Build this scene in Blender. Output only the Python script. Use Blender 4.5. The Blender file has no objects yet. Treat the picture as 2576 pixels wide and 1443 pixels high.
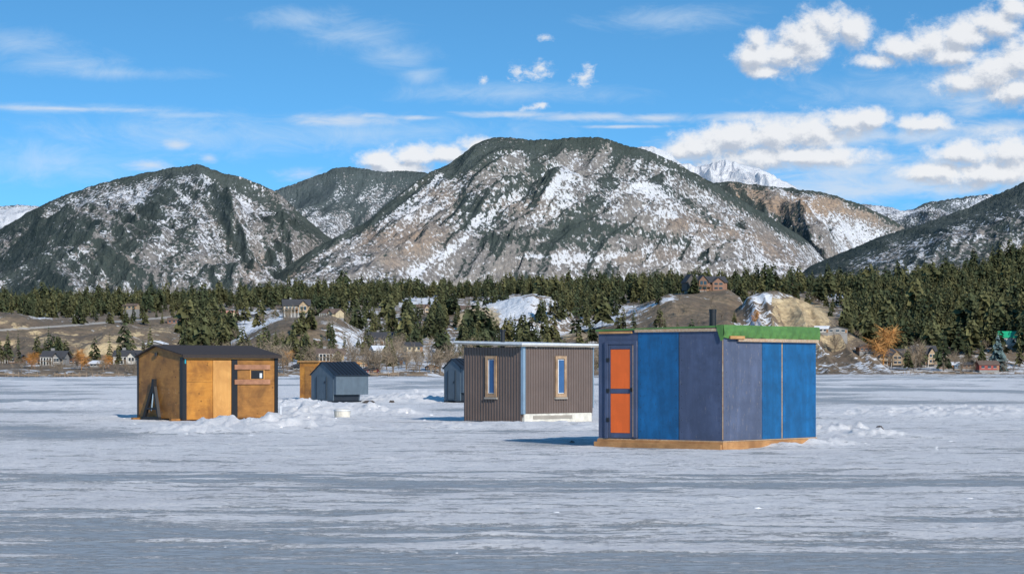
import bpy, math, random
import numpy as np
random.seed(7); rng=np.random.default_rng(7)
S=bpy.context.scene
S.view_settings.view_transform='Standard'; S.view_settings.look='None'; S.view_settings.exposure=0
F=5500.0; CX=1288.0; HY=932.0; EYE=1.55
def XZ(px,py,Y): return ((px-CX)/F*Y, EYE+(HY-py)/F*Y)
def GY(py): return EYE*F/(py-HY)

# ---------------- numpy noise ----------------
def _h(i,j,s):
    i=i.astype(np.int64); j=j.astype(np.int64)
    n=(i*374761393+j*668265263+s*974634777)&0xffffffff
    n=((n^(n>>13))*1274126177)&0xffffffff
    n=(n^(n>>16))&0xffffffff
    return n/4294967295.0
def vn(x,y,s=0):
    xi=np.floor(x); yi=np.floor(y); fx=x-xi; fy=y-yi
    fx=fx*fx*fx*(fx*(fx*6-15)+10); fy=fy*fy*fy*(fy*(fy*6-15)+10)
    a=_h(xi,yi,s);b=_h(xi+1,yi,s);c=_h(xi,yi+1,s);d=_h(xi+1,yi+1,s)
    return (a*(1-fx)+b*fx)*(1-fy)+(c*(1-fx)+d*fx)*fy
def fbm(x,y,o=5,s=0,g=0.5):
    t=0;a=1;n=0
    for k in range(o):
        t=t+a*vn(x*2**k+k*17.3,y*2**k+k*9.1,s+k); n+=a; a*=g
    return t/n
def ridged(x,y,o=5,s=0,g=0.5):
    t=0;a=1;n=0
    for k in range(o):
        t=t+a*(1-np.abs(2*vn(x*2**k+k*17.3,y*2**k+k*9.1,s+k)-1)); n+=a; a*=g
    return t/n
def sstep(a,b,x):
    t=np.clip((x-a)/(b-a),0,1); return t*t*(3-2*t)

# ---------------- helpers ----------------
def link(o,parent=None):
    S.collection.objects.link(o)
    if parent: o.parent=parent
    return o
def mesh_obj(name,verts,faces,mat=None,parent=None,smooth=False,bevel=0):
    m=bpy.data.meshes.new(name); m.from_pydata([tuple(v) for v in verts],[],faces); m.update()
    if mat: m.materials.append(mat)
    if smooth:
        for p in m.polygons: p.use_smooth=True
    o=bpy.data.objects.new(name,m); link(o,parent)
    if bevel:
        b=o.modifiers.new('b','BEVEL'); b.width=bevel; b.segments=2
    return o
def np_mesh(name,V,Fc,mat,attrs=None,smooth=True,parent=None):
    m=bpy.data.meshes.new(name); nv=len(V); k=Fc.shape[1]; nf=len(Fc)
    m.vertices.add(nv); m.vertices.foreach_set('co',V.astype(np.float32).ravel())
    m.loops.add(nf*k); m.loops.foreach_set('vertex_index',Fc.astype(np.int32).ravel())
    m.polygons.add(nf); m.polygons.foreach_set('loop_start',np.arange(0,nf*k,k,dtype=np.int32))
    m.polygons.foreach_set('loop_total',np.full(nf,k,dtype=np.int32))
    m.polygons.foreach_set('use_smooth',np.full(nf,smooth,dtype=bool))
    m.update(calc_edges=True)
    if attrs:
        for n,a in attrs.items():
            c=m.color_attributes.new(n,'FLOAT_COLOR','POINT')
            A=np.ones((nv,4),dtype=np.float32); A[:,:a.shape[1]]=a
            c.data.foreach_set('color',A.ravel())
    m.materials.append(mat)
    o=bpy.data.objects.new(name,m); link(o,parent); return o
def grid_faces(r,c):
    i=np.arange(r-1)[:,None]*c+np.arange(c-1)[None,:]
    return np.stack([i,i+1,i+c+1,i+c],-1).reshape(-1,4)
BOXF=[(0,3,2,1),(4,5,6,7),(0,1,5,4),(1,2,6,5),(2,3,7,6),(3,0,4,7)]
def boxv(x0,x1,y0,y1,z0,z1):
    return [(x0,y0,z0),(x1,y0,z0),(x1,y1,z0),(x0,y1,z0),(x0,y0,z1),(x1,y0,z1),(x1,y1,z1),(x0,y1,z1)]
def box(par,name,x0,x1,y0,y1,z0,z1,mat,bevel=0):
    return mesh_obj(name,boxv(min(x0,x1),max(x0,x1),min(y0,y1),max(y0,y1),min(z0,z1),max(z0,z1)),BOXF,mat,par,bevel=bevel)
def boxes(par,name,L,mat):
    V=[];Fs=[]
    for b in L:
        k=len(V); V+=boxv(*b); Fs+=[tuple(i+k for i in f) for f in BOXF]
    return mesh_obj(name,V,Fs,mat,par)
def beam(par,name,a,b,w,mat):
    from mathutils import Vector
    a=Vector(a);b=Vector(b);d=(b-a).normalized(); u=d.cross(Vector((0,0,1)))
    if u.length<1e-3: u=Vector((1,0,0))
    u.normalize(); v=d.cross(u); V=[]
    for p in (a,b):
        for sx,sy in ((-1,-1),(1,-1),(1,1),(-1,1)): V.append(p+u*w/2*sx+v*w/2*sy)
    return mesh_obj(name,V,BOXF,mat,par)
def cyl(par,name,x,y,z0,z1,r,mat,n=16,r1=None):
    r1=r if r1 is None else r1
    V=[(x+r*math.cos(2*math.pi*i/n),y+r*math.sin(2*math.pi*i/n),z0) for i in range(n)]+[(x+r1*math.cos(2*math.pi*i/n),y+r1*math.sin(2*math.pi*i/n),z1) for i in range(n)]
    Fs=[(i,(i+1)%n,n+(i+1)%n,n+i) for i in range(n)]+[tuple(range(n,2*n)),tuple(range(n-1,-1,-1))]
    return mesh_obj(name,V,Fs,mat,par)
def empty(name,loc,rz=0):
    e=bpy.data.objects.new(name,None); link(e); e.location=loc; e.rotation_euler=(0,0,rz); e.empty_display_size=.3; return e

# ---------------- materials ----------------
class N:
    def __init__(s,tree): s.t=tree; s.n=tree.nodes; s.l=tree.links
    def new(s,ty,**k):
        n=s.n.new(ty)
        for a,b in k.items(): setattr(n,a,b)
        return n
    def set(s,inp,v):
        if isinstance(v,bpy.types.NodeSocket): s.l.new(v,inp)
        else: inp.default_value=v
    def math(s,op,a,b=0,c=0,clamp=False):
        n=s.new('ShaderNodeMath',operation=op,use_clamp=clamp); s.set(n.inputs[0],a); s.set(n.inputs[1],b); s.set(n.inputs[2],c); return n.outputs[0]
    def vmath(s,op,a,b=(0,0,0),c=(0,0,0)):
        n=s.new('ShaderNodeVectorMath',operation=op); s.set(n.inputs[0],a); s.set(n.inputs[1],b)
        if op=='MULTIPLY_ADD': s.set(n.inputs[2],c)
        return n.outputs['Value'] if op=='DOT_PRODUCT' else n.outputs[0]
    def mix(s,f,a,b,bt='MIX'):
        n=s.new('ShaderNodeMix',data_type='RGBA',blend_type=bt); s.set(n.inputs[0],f); s.set(n.inputs[6],a); s.set(n.inputs[7],b); return n.outputs[2]
    def mr(s,v,a,b,c=0.,d=1.,smooth=False):
        n=s.new('ShaderNodeMapRange'); 
        if smooth: n.interpolation_type='SMOOTHSTEP'
        s.set(n.inputs[0],v); s.set(n.inputs[1],a); s.set(n.inputs[2],b); s.set(n.inputs[3],c); s.set(n.inputs[4],d); return n.outputs[0]
    def noise(s,vec,scale,detail=4,rough=.5,dist=0):
        n=s.new('ShaderNodeTexNoise'); s.set(n.inputs['Vector'],vec); n.inputs['Scale'].default_value=scale; n.inputs['Detail'].default_value=detail; n.inputs['Roughness'].default_value=rough; n.inputs['Distortion'].default_value=dist; return n.outputs[0]
def newmat(name):
    m=bpy.data.materials.new(name); m.use_nodes=True; g=N(m.node_tree); p=g.n['Principled BSDF']; return m,g,p
def c4(c): return (c[0],c[1],c[2],1)
def objco(g): return g.new('ShaderNodeTexCoord').outputs['Object']
def bump(g,p,h,st,dist=.01):
    b=g.new('ShaderNodeBump'); b.inputs['Strength'].default_value=st; b.inputs['Distance'].default_value=dist; g.l.new(h,b.inputs['Height']); g.l.new(b.outputs[0],p.inputs['Normal'])
def m_paint(name,col,var=.25,rough=.55,worn=None,streak=(6,6,.8),wear=.68):
    m,g,p=newmat(name); co=objco(g)
    n=g.noise(g.vmath('MULTIPLY',co,streak),1.,6,.65)
    n2=g.noise(co,3.,6,.65)
    n4=g.noise(g.vmath('MULTIPLY',co,(1,1,.5)),1.3,4,.6)
    a=g.mix(g.mr(n,.3,.7),c4([c*(1-var) for c in col]),c4([min(1,c*(1+var)) for c in col]))
    a=g.mix(g.mr(n2,.42,.68),a,c4([c*(1-var*1.2) for c in col]))
    a=g.mix(g.mr(n4,.5,.72,0,.5),a,c4([c*(1-var*1.3) for c in col]))
    if worn:
        n3=g.noise(g.vmath('MULTIPLY',co,(16,16,3.5)),2.,7,.75)
        a=g.mix(g.mr(n3,wear,wear+.06,0,.75),a,c4(worn))
    g.l.new(a,p.inputs['Base Color']); p.inputs['Roughness'].default_value=rough
    bump(g,p,n2,.35); return m
def m_wood(name,c1,c2,stretch=(2,2,14),rough=.7,knots=True,dark=None):
    m,g,p=newmat(name); co=objco(g)
    v=g.vmath('MULTIPLY',co,stretch)
    n=g.noise(v,1.5,6,.65,.6); n2=g.noise(co,1.6,5,.65,.4)
    a=g.mix(g.mr(n,.3,.7),c4(c1),c4(c2)); a=g.mix(g.mr(n2,.42,.66,0,.75),a,c4(dark or [c*.5 for c in c1]))
    if knots:
        vo=g.new('ShaderNodeTexVoronoi'); g.l.new(g.vmath('MULTIPLY',co,(1,1,1.3)),vo.inputs['Vector']); vo.inputs['Scale'].default_value=3.6
        a=g.mix(g.mr(vo.outputs['Distance'],.07,.16,.85,0),a,c4([c*.3 for c in c1]))
    g.l.new(a,p.inputs['Base Color']); p.inputs['Roughness'].default_value=rough; bump(g,p,n,.3,.004); return m
def m_plain(name,col,rough=.6,metal=0,var=.15,sc=2.):
    m,g,p=newmat(name); n=g.mr(g.noise(objco(g),sc,5,.65),.3,.7)
    a=g.mix(n,c4([c*(1-var) for c in col]),c4([min(1,c*(1+var)) for c in col]))
    g.l.new(a,p.inputs['Base Color']); p.inputs['Roughness'].default_value=rough; p.inputs['Metallic'].default_value=metal; return m

M_blue=m_paint('blue_paint',(.004,.105,.275),.28,.6,(.02,.05,.11),wear=.59)
M_blue2=m_paint('blue_paint_b',(.003,.098,.255),.28,.6,(.02,.06,.12),wear=.59)
M_slate=m_paint('slate_blue_paint',(.060,.082,.150),.22,.65,(.20,.18,.18),wear=.61)
M_slate2=m_paint('slate_paint_b',(.082,.103,.170),.22,.65,(.26,.22,.18),wear=.59)
M_orange=m_paint('orange_paint',(.80,.135,.016),.10,.5)
M_green=m_paint('green_tarp',(.085,.20,.045),.25,.5,streak=(3,3,9))
M_lumber=m_wood('fresh_lumber',(.46,.23,.075),(.60,.35,.15),(3,3,20),knots=False,dark=(.28,.13,.04))
M_base=m_wood('base_timber',(.40,.19,.07),(.52,.28,.11),(3,3,20),knots=False,dark=(.2,.09,.03))
M_osb=m_wood('osb_edge',(.58,.47,.34),(.36,.17,.07),(14,14,14),knots=False)
M_ply=m_wood('varnished_plywood',(.42,.165,.020),(.54,.24,.038),(1.5,1.5,7),.55,dark=(.17,.062,.012))
M_ply2=m_wood('dark_plywood',(.29,.12,.024),(.40,.185,.042),(1.5,1.5,7),.6,dark=(.12,.05,.013))
M_ply3=m_wood('light_plywood',(.54,.255,.065),(.62,.33,.10),(10,10,1.2),.65,knots=False,dark=(.38,.17,.042))
M_frame=m_wood('weathered_frame',(.34,.21,.12),(.46,.32,.20),(10,10,2),.7,knots=False)
M_red=m_wood('reddish_plank',(.36,.16,.085),(.46,.23,.13),(2,2,14),.7,knots=False)
M_black=m_plain('black_trim',(.012,.013,.016),.5)
M_shing=m_plain('dark_brown_roofing',(.035,.026,.023),.85,sc=14)
M_white=m_plain('white_metal',(.62,.64,.66),.45,sc=6)
M_foam=m_plain('white_foam',(.60,.57,.50),.8,0,.25,5)
M_siding=m_plain('brown_metal_siding',(.135,.100,.085),.5,.0,.12,1.5)
M_galv=m_plain('galvanised_trim',(.26,.36,.45),.4,.3)
M_grey=m_paint('grey_blue_paint',(.088,.122,.155),.14,.65,(.16,.15,.13),wear=.70)
M_dkroof=m_plain('dark_metal_roof',(.018,.024,.034),.45,.2)
M_glass=m_plain('window_glass',(.02,.03,.045),.12)
M_bluecurt=m_plain('blue_curtain',(.03,.10,.24),.6)
M_concrete=m_plain('grey_wood',(.3,.27,.23),.8)
M_steel=m_plain('stove_pipe_steel',(.03,.03,.033),.4,.6)
M_iron=m_plain('hitch_iron',(.02,.02,.022),.55,.3)
M_teal=m_plain('teal_tape',(.02,.3,.38),.5)

# ---------------- hut frame ----------------
class Hut:
    def __init__(s,name,px,py,alpha,Y=None):
        s.Y=Y or GY(py); s.X=(px-CX)/F*s.Y; s.a=math.radians(alpha)
        s.r=(math.cos(s.a),math.sin(s.a)); s.l=(-math.sin(s.a),math.cos(s.a))
        s.e=empty(name,(s.X,s.Y,0),s.a)
    def R(s,px,d=None):
        d=d or s.r; k=(px-CX)/F
        return (k*s.Y-s.X)/(d[0]-k*d[1])
    def L(s,px): return s.R(px,s.l)
    def zR(s,px,py): Y=s.Y+s.R(px)*s.r[1]; return EYE+(HY-py)/F*Y
    def zL(s,px,py): Y=s.Y+s.L(px)*s.l[1]; return EYE+(HY-py)/F*Y
    def bR(s,name,x0,x1,y0,y1,mat,t=.02,base=0,bev=0):
        xm=(x0+x1)/2
        return box(s.e,name,s.R(x0),s.R(x1),-base-t,-base,s.zR(xm,y1),s.zR(xm,y0),mat,bev)
    def bL(s,name,x0,x1,y0,y1,mat,t=.02,base=0,bev=0):
        xm=(x0+x1)/2
        return box(s.e,name,-base-t,-base,s.L(x0),s.L(x1),s.zL(xm,y1),s.zL(xm,y0),mat,bev)
def prism(par,name,pts,x0,x1,mat,axis='x'):
    n=len(pts)
    if axis=='x': V=[(x0,a,b) for a,b in pts]+[(x1,a,b) for a,b in pts]
    else: V=[(a,x0,b) for a,b in pts]+[(a,x1,b) for a,b in pts]
    Fs=[tuple(range(n)),tuple(range(2*n-1,n-1,-1))]+[(i,i+n,(i+1)%n+n,(i+1)%n) for i in range(n)]
    o=mesh_obj(name,V,Fs,mat,par)
    import bmesh
    b=bmesh.new(); b.from_mesh(o.data); bmesh.ops.recalc_face_normals(b,faces=b.faces); b.to_mesh(o.data); b.free()
    return o

# ======== blue hut ========
def blue_hut():
    h=Hut('blue_ice_fishing_hut',1818,1129,50); e=h.e
    W=h.R(2052); D=h.L(1507)
    zt=h.zR(1819,818); zb=h.zR(1819,1108)
    box(e,'wall_core',.0,W,.0,D,zb-.02,zt-.04,M_slate)
    box(e,'base_beam_front',-.05,.10,-.05,D+.02,-.05,zb-.025,M_base,.01)
    box(e,'base_beam_side',.102,W+.0,-.05,.10,-.05,zb-.028,M_base,.01)
    box(e,'base_plank',-.10,-.052,-.02,D+.06,-.05,zb*.55,M_base,.006)
    boxes(e,'base_underlay',[(-.03,-.002,-.03,D,zb-.024,zb-.004),(.001,W,-.03,-.0025,zb-.0235,zb-.0045)],M_osb)
    def PL(n,a,b,m,t=.014): box(e,n,-t,-.001,h.L(a),h.L(b),zb,zt-.06,m)
    PL('panel_slate',1817,1709.5,M_slate); PL('panel_blue',1708.5,1606,M_blue); PL('panel_edge',1525,1507,M_slate); PL('door_backing',1605,1525.5,M_slate)
    h.bL('wall_crack_trim',1710,1708.4,838,1106,M_black,.016)
    for n,r in dict(door_jamb_l=(1525,1533,857,1101),door_jamb_r=(1597,1605,857,1101),door_head=(1533,1597,857,866)).items(): h.bL(n,*r,M_slate,.045,.014,.004)
    h.bL('door_leaf',1534,1596,867,1100,M_slate,.012,.014)
    h.bL('orange_panel_upper',1539,1588,878,977,M_orange,.012,.026,.003)
    h.bL('orange_panel_lower',1539,1588,989,1088,M_orange,.012,.026,.003)
    for n,r in dict(stile_l=(1534,1538.5,867,1100),stile_r=(1588.5,1596,867,1100),rail_top=(1539,1588,867,877.5),rail_mid=(1539,1588,977.5,988.5),rail_bot=(1539,1588,1088.5,1100)).items(): h.bL(n,*r,M_slate,.02,.026)
    for k,y in enumerate((905,982,1055)): h.bL('hinge_%d'%k,1530,1537,y-5,y+5,M_black,.01,.06)
    h.bL('door_handle',1590,1594,975,984,M_steel,.03,.046)
    h.bL('wood_edge_strip',1595.5,1597.5,868,1098,M_osb,.012,.046)
    def PR(n,a,b,m,t=.014): box(e,n,h.R(a),h.R(b),-t,-.001,zb,zt-.06,m)
    PR('panel_slate_side',1819,1915.5,M_slate2); PR('panel_blue_a',1916.5,1964.5,M_blue2); PR('panel_gap_strip',1965.5,1967.5,M_osb,.010); PR('panel_blue_b',1968.5,2051,M_blue)
    box(e,'corner_trim',-.018,-.006,-.017,.0,zb+.02,zt-.12,M_osb)
    sc=[]
    for px in (1612,1702,1716,1810):
        y=h.L(px)
        for k in range(9): sc.append((-.018,-.0145,y-.006,y+.006,zb+.15+k*.24,zb+.162+k*.24))
    boxes(e,'screws_left',sc,M_steel)
    sc=[]
    for px in (1826,1908,1922,1975,2044):
        x=h.R(px)
        for k in range(9): sc.append((x-.006,x+.006,-.018,-.0145,zb+.15+k*.24,zb+.162+k*.24))
    boxes(e,'screws_right',sc,M_steel)
    ov=.05; zr=zt
    rv=[(-ov,-ov,zr),(W+ov,-ov,zr-.01),(W+ov,D+ov,zr-.05),(-ov,D+ov,zr-.05)]
    rv=[(x,y,z-.035) for x,y,z in rv]+rv
    mesh_obj('roof_deck',rv,BOXF,M_green,e)
    box(e,'fascia_board_a',-.05,-.016,h.L(1600),h.L(1820),zt-.115,zt-.055,M_osb)
    box(e,'fascia_board_b',-.05,-.016,h.L(1510),h.L(1592),zt-.135,zt-.09,M_lumber)
    nx,nz=90,12; TV=[]; TF=[]
    for j in range(nz+1):
        for i in range(nx+1):
            x=-.055+(W+.11)*i/nx; t=j/nz
            z=zt+.012-t*(.255+.006*math.sin(x*4)+.008*math.sin(x*13)+.012*(x/W))
            y=-.058-.012*math.sin(x*23+t*5)*t-.010*math.sin(x*41-6*t)*t-.012*math.sin(t*3)-.005*math.sin(x*90+8*t)
            TV.append((x,y,z))
    for j in range(nz):
        for i in range(nx):
            a=j*(nx+1)+i; TF.append((a,a+1,a+nx+2,a+nx+1))
    mesh_obj('green_tarp_drape',TV,TF,M_green,e,True)
    mesh_obj('tarp_corner_fold',[(-.062,-.06,zt+.012),(-.062,.12,zt+.005),(-.066,.06,zt-.18),(-.070,-.0,zt-.31),(-.066,-.062,zt-.28)],[(0,1,2,3,4)],M_green,e)
    box(e,'tarp_batten_l',h.R(1826),h.R(1862),-.115,-.09,zt-.265,zt-.205,M_lumber)
    box(e,'tarp_batten_r',h.R(1850),h.R(2051),-.085,-.06,zt-.315,zt-.25,M_osb)
    cyl(e,'stove_pipe',.55,.62,zt-.02,zt+.33,.07,M_steel); cyl(e,'pipe_cap',.55,.62,zt+.28,zt+.345,.078,M_steel)
    return h
BH=blue_hut()

# ======== plywood hut ========
def ply_hut():
    h=Hut('plywood_ice_fishing_hut',460,1058,43); e=h.e
    L=h.R(698); D=h.L(348)
    ze=h.zR(461,893); zr=ze+.30; ya=D*.60
    zb=.06
    prism(e,'walls',[(0,zb),(D,zb),(D,ze-.02),(ya,zr-.03),(0,ze)],0,L,M_ply2,'x')
    box(e,'gable_lower_panel',-.012,-.001,.09,D-.05,zb+.01,1.02,M_ply2)
    box(e,'gable_upper_panel',-.008,-.001,.125,D-.05,1.024,ze-.1,M_ply2)
    sc=[(-.016,-.0125,D*q-.012,D*q+.012,zz,zz+.024) for q in (.15,.3,.45,.6,.75,.9) for zz in (.2,.5,.85,.95)]
    boxes(e,'gable_screws',sc,M_frame)
    h.bR('front_panel_l_top',466,534,904,960,M_ply,.012); h.bR('front_panel_l_low',466,534,961,1054,M_ply,.014)
    h.bR('front_panel_r_top',597,689,906,965,M_ply2,.012); h.bR('front_panel_r_low',597,689,966,1048,M_ply2,.014)
    h.bR('door_panel',535,580,906,1050,M_ply3,.035,.0,.004)
    h.bR('black_post',582,596,904,1048,M_black,.03)
    h.bR('black_corner_r',690,698,900,1046,M_black,.03)
    box(e,'black_corner_front',0,.12,-.03,-.001,.03,ze-.06,M_black)
    box(e,'black_corner_side',-.03,-.001,-.03,.12,.03,ze-.06,M_black)
    box(e,'black_corner_back',-.03,-.001,D-.05,D+.03,.03,ze-.06,M_black)
    h.bR('fascia_light',462,678,893,903,M_ply3,.02,.03)
    h.bR('window_plank_top',588,677,917,929,M_red,.035,.03,.004)
    h.bR('window_plank_bottom',588,677,954,966,M_red,.035,.03,.004)
    h.bR('window_frame',627,664,929.5,953.5,M_ply3,.02,.012)
    h.bR('window_pane',630,661,931,952,M_black,.008,.033)
    h.bR('window_curtain',651,657,938,950,M_white,.006,.042)
    h.bR('teal_tape',463,466,895,914,M_teal,.01,.032)
    ov=.10; x0=-ov; x1=L+.06
    sl=(zr-ze)/ya
    def slab(name,pa,pb,th,mat):
        V=[(x0,pa[0],pa[1]),(x1,pa[0],pa[1]),(x1,pb[0],pb[1]),(x0,pb[0],pb[1])]
        V=V+[(x,y,z+th) for x,y,z in V]; mesh_obj(name,V,BOXF,mat,e)
    slab('roof_front',(-.14,ze-.14*sl+.02),(ya,zr),.035,M_shing)
    slab('roof_back',(ya+.001,zr),(D+.08,ze-.06),.035,M_shing)
    boxes(e,'roof_seams',[(L*k/5-.01,L*k/5+.01,-.15,-.13,ze-.05,ze+.03) for k in range(1,5)],M_black)
    box(e,'roof_fascia',x0,x1,-.155,-.141,ze-.08,ze+.01,M_shing)
    # trailer hitch A-frame standing against the gable wall
    yc=h.L(392); zt=h.zL(392,955); wb=abs(h.L(372)-h.L(410))/2
    beam(e,'hitch_leg_a',(-.16,yc-wb,.05),(-.07,yc-.05,zt-.22),.095,M_iron)
    beam(e,'hitch_leg_b',(-.16,yc+wb,.05),(-.07,yc+.05,zt-.22),.095,M_iron)
    beam(e,'hitch_cross',(-.13,yc-wb*.72,.36),(-.13,yc+wb*.72,.36),.07,M_iron)
    beam(e,'hitch_base',(-.17,yc-wb-.06,.06),(-.17,yc+wb+.06,.06),.10,M_iron)
    beam(e,'hitch_tongue',(-.08,yc,zt-.42),(-.06,yc,zt+.03),.12,M_iron)
    beam(e,'hitch_chain',(-.15,yc+.02,.3),(-.09,yc,zt-.3),.035,M_galv)
    box(e,'skid_a',-.35,L-.1,.10,.22,-.02,.07,M_ply2); box(e,'skid_b',-.35,L-.1,D-.25,D-.12,-.02,.07,M_ply2)
    cyl(e,'gable_vent',-.04,ya*.95,ze-.02,ze+.09,.05,M_black)
ply_hut()

# ======== brown metal hut ========
def metal_hut():
    h=Hut('metal_sided_ice_fishing_hut',1316,1062,47); e=h.e
    W=h.R(1490); D=h.L(1168); zt=h.zR(1317,872)
    box(e,'wall_core',0,W,0,D,.16,zt,M_siding)
    zbl=.02; zbr=h.zR(1400,1038)
    box(e,'siding_left',-.015,-.001,.05,D,zbl,zt,M_siding); box(e,'siding_right',.05,W,-.015,-.001,zbr,zt,M_siding)
    box(e,'foam_foundation',.02,W-.06,-.05,.2,-.03,zbr-.01,M_foam,.03)
    h.bR('foundation_plank',1338,1435,1044,1052,M_concrete,.02,.052)
    sp=.115; ribs=[]
    y=.08
    while y<D-.02: ribs.append((-.033,-.0155,y,y+.035,zbl,zt-.002)); y+=sp
    x=.08
    while x<W-.02: ribs.append((x,x+.035,-.033,-.0155,zbr,zt-.002)); x+=sp
    boxes(e,'siding_ribs',ribs,M_siding)
    box(e,'corner_trim_l',-.04,-.001,-.04,.06,.25,zt+.0,M_galv); box(e,'corner_trim_r',-.0005,.06,-.04,-.001,.25,zt,M_galv)
    box(e,'edge_trim_r',W-.0,W+.03,-.04,.03,.4,zt,M_galv)
    for f,x0,x1 in (('L',1225,1252),('R',1394,1421)):
        b=h.bL if f=='L' else h.bR
        b('window_glass_'+f,x0+4,x1-4,903,989,M_white,.01,.034)
        b('window_curtain_'+f,x0+9,x1-5,905,987,M_bluecurt,.006,.045)
        b('frame_a'+f,x0,x0+5,895,998,M_frame,.045,.034); b('frame_b'+f,x1-5,x1,895,998,M_frame,.045,.034)
        b('frame_t'+f,x0+5.2,x1-5.2,895,902,M_frame,.045,.034); b('frame_s'+f,x0+5.2,x1-5.2,990,998,M_frame,.045,.034)
        b('sill_'+f,x0-2,x1+2,998.5,1003,M_concrete,.06,.034)
    ov=.22
    z0=zt+.0
    V=[(-ov,-ov*.7,z0+.01),(W+ov*.6,-ov*.7,z0+.015),(W+ov*.6,D+ov,z0+.10),(-ov,D+ov,z0+.10)]
    mesh_obj('roof_underlay',V+[(x,y,z+.05) for x,y,z in V],BOXF,M_concrete,e)
    V2=[(x*1.01 if x>0 else x-.015,y-.015 if y<0 else y+.015,z+.0505) for x,y,z in V]
    mesh_obj('roof_sheet',V2+[(x,y,z+.05) for x,y,z in V2],BOXF,M_white,e)
    cyl(e,'stove_pipe',.7,1.5,zt,zt+.52,.065,M_steel); cyl(e,'pipe_cap',.7,1.5,zt+.5,zt+.55,.09,M_steel)
metal_hut()

def grey_hut(name,pxc,pxr,pxl,pyb,ypeak,yeave,al,Y=None):
    h=Hut(name,pxc,pyb,al,Y); e=h.e
    W=h.R(pxr); D=h.L(pxl); ze=h.zR(pxc,yeave); zp=h.zL(pxc,ypeak)
    zu=ze*.30
    prism(e,'walls',[(0,.12),(D,.12),(D,ze),(D*.5,zp),(0,ze)],.0,W*.82,M_grey)
    box(e,'bunk_box',W*.82+.002,W,.02,D*.98,zu+.05,ze-.01,M_grey)
    box(e,'front_bump',.02,W-.01,-.22,-.002,zu,ze-.02,M_grey)
    box(e,'lower_recess',.05,W*.78,-.015,-.001,.12,zu-.02,M_dkroof)
    for n,(a,b) in dict(roof_front=((-.28,ze-.08),(D*.5,zp)),roof_back=((D*.5+.001,zp),(D+.06,ze-.05))).items():
        V=[(-.06,a[0],a[1]),(W+.05,a[0],a[1]),(W+.05,b[0],b[1]),(-.06,b[0],b[1])]
        mesh_obj(n,V+[(x,y,z+.04) for x,y,z in V],BOXF,M_dkroof,e)
    s=(zp-ze+.08)/(D*.5+.28); RV=[];RF=[]
    for k in range(1,9):
        x=W*k/9; i=len(RV)
        for xx in (x,x+.03):
            for y in (-.27,D*.5-.02):
                zz=ze-.08+(y+.28)*s+.041; RV+=[(xx,y,zz),(xx,y,zz+.03)]
        RF+=[tuple(i+q for q in f) for f in ((0,2,3,1),(4,5,7,6),(0,1,5,4),(2,6,7,3),(1,3,7,5))]
    mesh_obj('roof_ribs',RV,RF,M_dkroof,e)
    boxes(e,'skids',[(-.1,W*.9,.1,.25,-.02,.12),(-.1,W*.9,D-.3,D-.12,-.02,.12)],M_dkroof)
    box(e,'door',-.03,-.001,D*.3,D*.72,.2,ze*.93,M_grey); 
    boxes(e,'door_trim',[(-.045,-.031,D*.3-.03,D*.3,.2,ze*.93),(-.045,-.031,D*.72,D*.72+.03,.2,ze*.93),(-.05,-.031,D*.34,D*.38,.95,1.05)],M_dkroof)
grey_hut('grey_ice_fishing_hut',838,920,783,1014,911,941,40)
grey_hut('grey_ice_fishing_hut',1158,1235,1117,1014,903,925,40)
def tan_hut():
    h=Hut('tan_ice_fishing_hut',800,1003,60,118); e=h.e
    D=min(max(h.L(779),1.2),3); zt=h.zR(800,910); W=h.R(905)
    box(e,'walls',0,W,0,D,.05,zt,M_ply); V=[(-.1,-.1,zt),(W+.1,-.1,zt-.1),(W+.1,D+.1,zt-.1),(-.1,D+.1,zt)]
    mesh_obj('roof',V+[(x,y,z+.07) for x,y,z in V],BOXF,M_lumber,e)
    box(e,'window',W*.3,W*.45,-.02,-.001,1.2,1.6,M_glass); box(e,'door',-.03,-.001,D*.2,D*.7,.1,1.8,M_ply2)
tan_hut()

def small_things():
    X,_=XZ(861,1045,GY(1049)); e=empty('white_bucket',(X,GY(1049),0))
    cyl(e,'bucket_body',0,0,-.05,.24,.25,M_foam,20,.28); cyl(e,'bucket_rim',0,0,.215,.255,.295,M_white,20); cyl(e,'snow_fill',0,0,.24,.27,.26,M_foam,20)
    md=m_plain('hole_and_mud',(.07,.055,.045),.9)
    for px,py,w,hh in ((927,1014.5,.8,.12),(986,1014,.35,.12),(2212,1079,.22,.07),(2190,1084,.12,.04),(1440,1112,.12,.02)):  # first two dark piles are made-up stand-ins for holes in the ice
        Y=GY(py); X,_=XZ(px,py,Y); n=14
        rr=[w/2*(.7+.6*random.random()) for _ in range(n)]
        V=[(X+rr[i]*math.cos(i*6.283/n),Y+rr[i]*math.sin(i*6.283/n)*1.3,0.0) for i in range(n)]+[(X+.5*rr[i]*math.cos(i*6.283/n),Y+.5*rr[i]*math.sin(i*6.283/n),hh+.03*random.random()) for i in range(n)]
        mesh_obj('hole_and_mud_pile',V,[(i,(i+1)%n,n+(i+1)%n,n+i) for i in range(n)]+[tuple(range(n,2*n))],md)
    X,_=XZ(705,1040,68); mesh_obj('marker_stake',boxv(X,X+.04,68,68.04,0,.45),BOXF,M_white)
    X,_=XZ(722,1045,69); mesh_obj('wood_scrap',boxv(X-.25,X+.25,69,69.2,0.05,.12),BOXF,M_ply2)
small_things()

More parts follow.
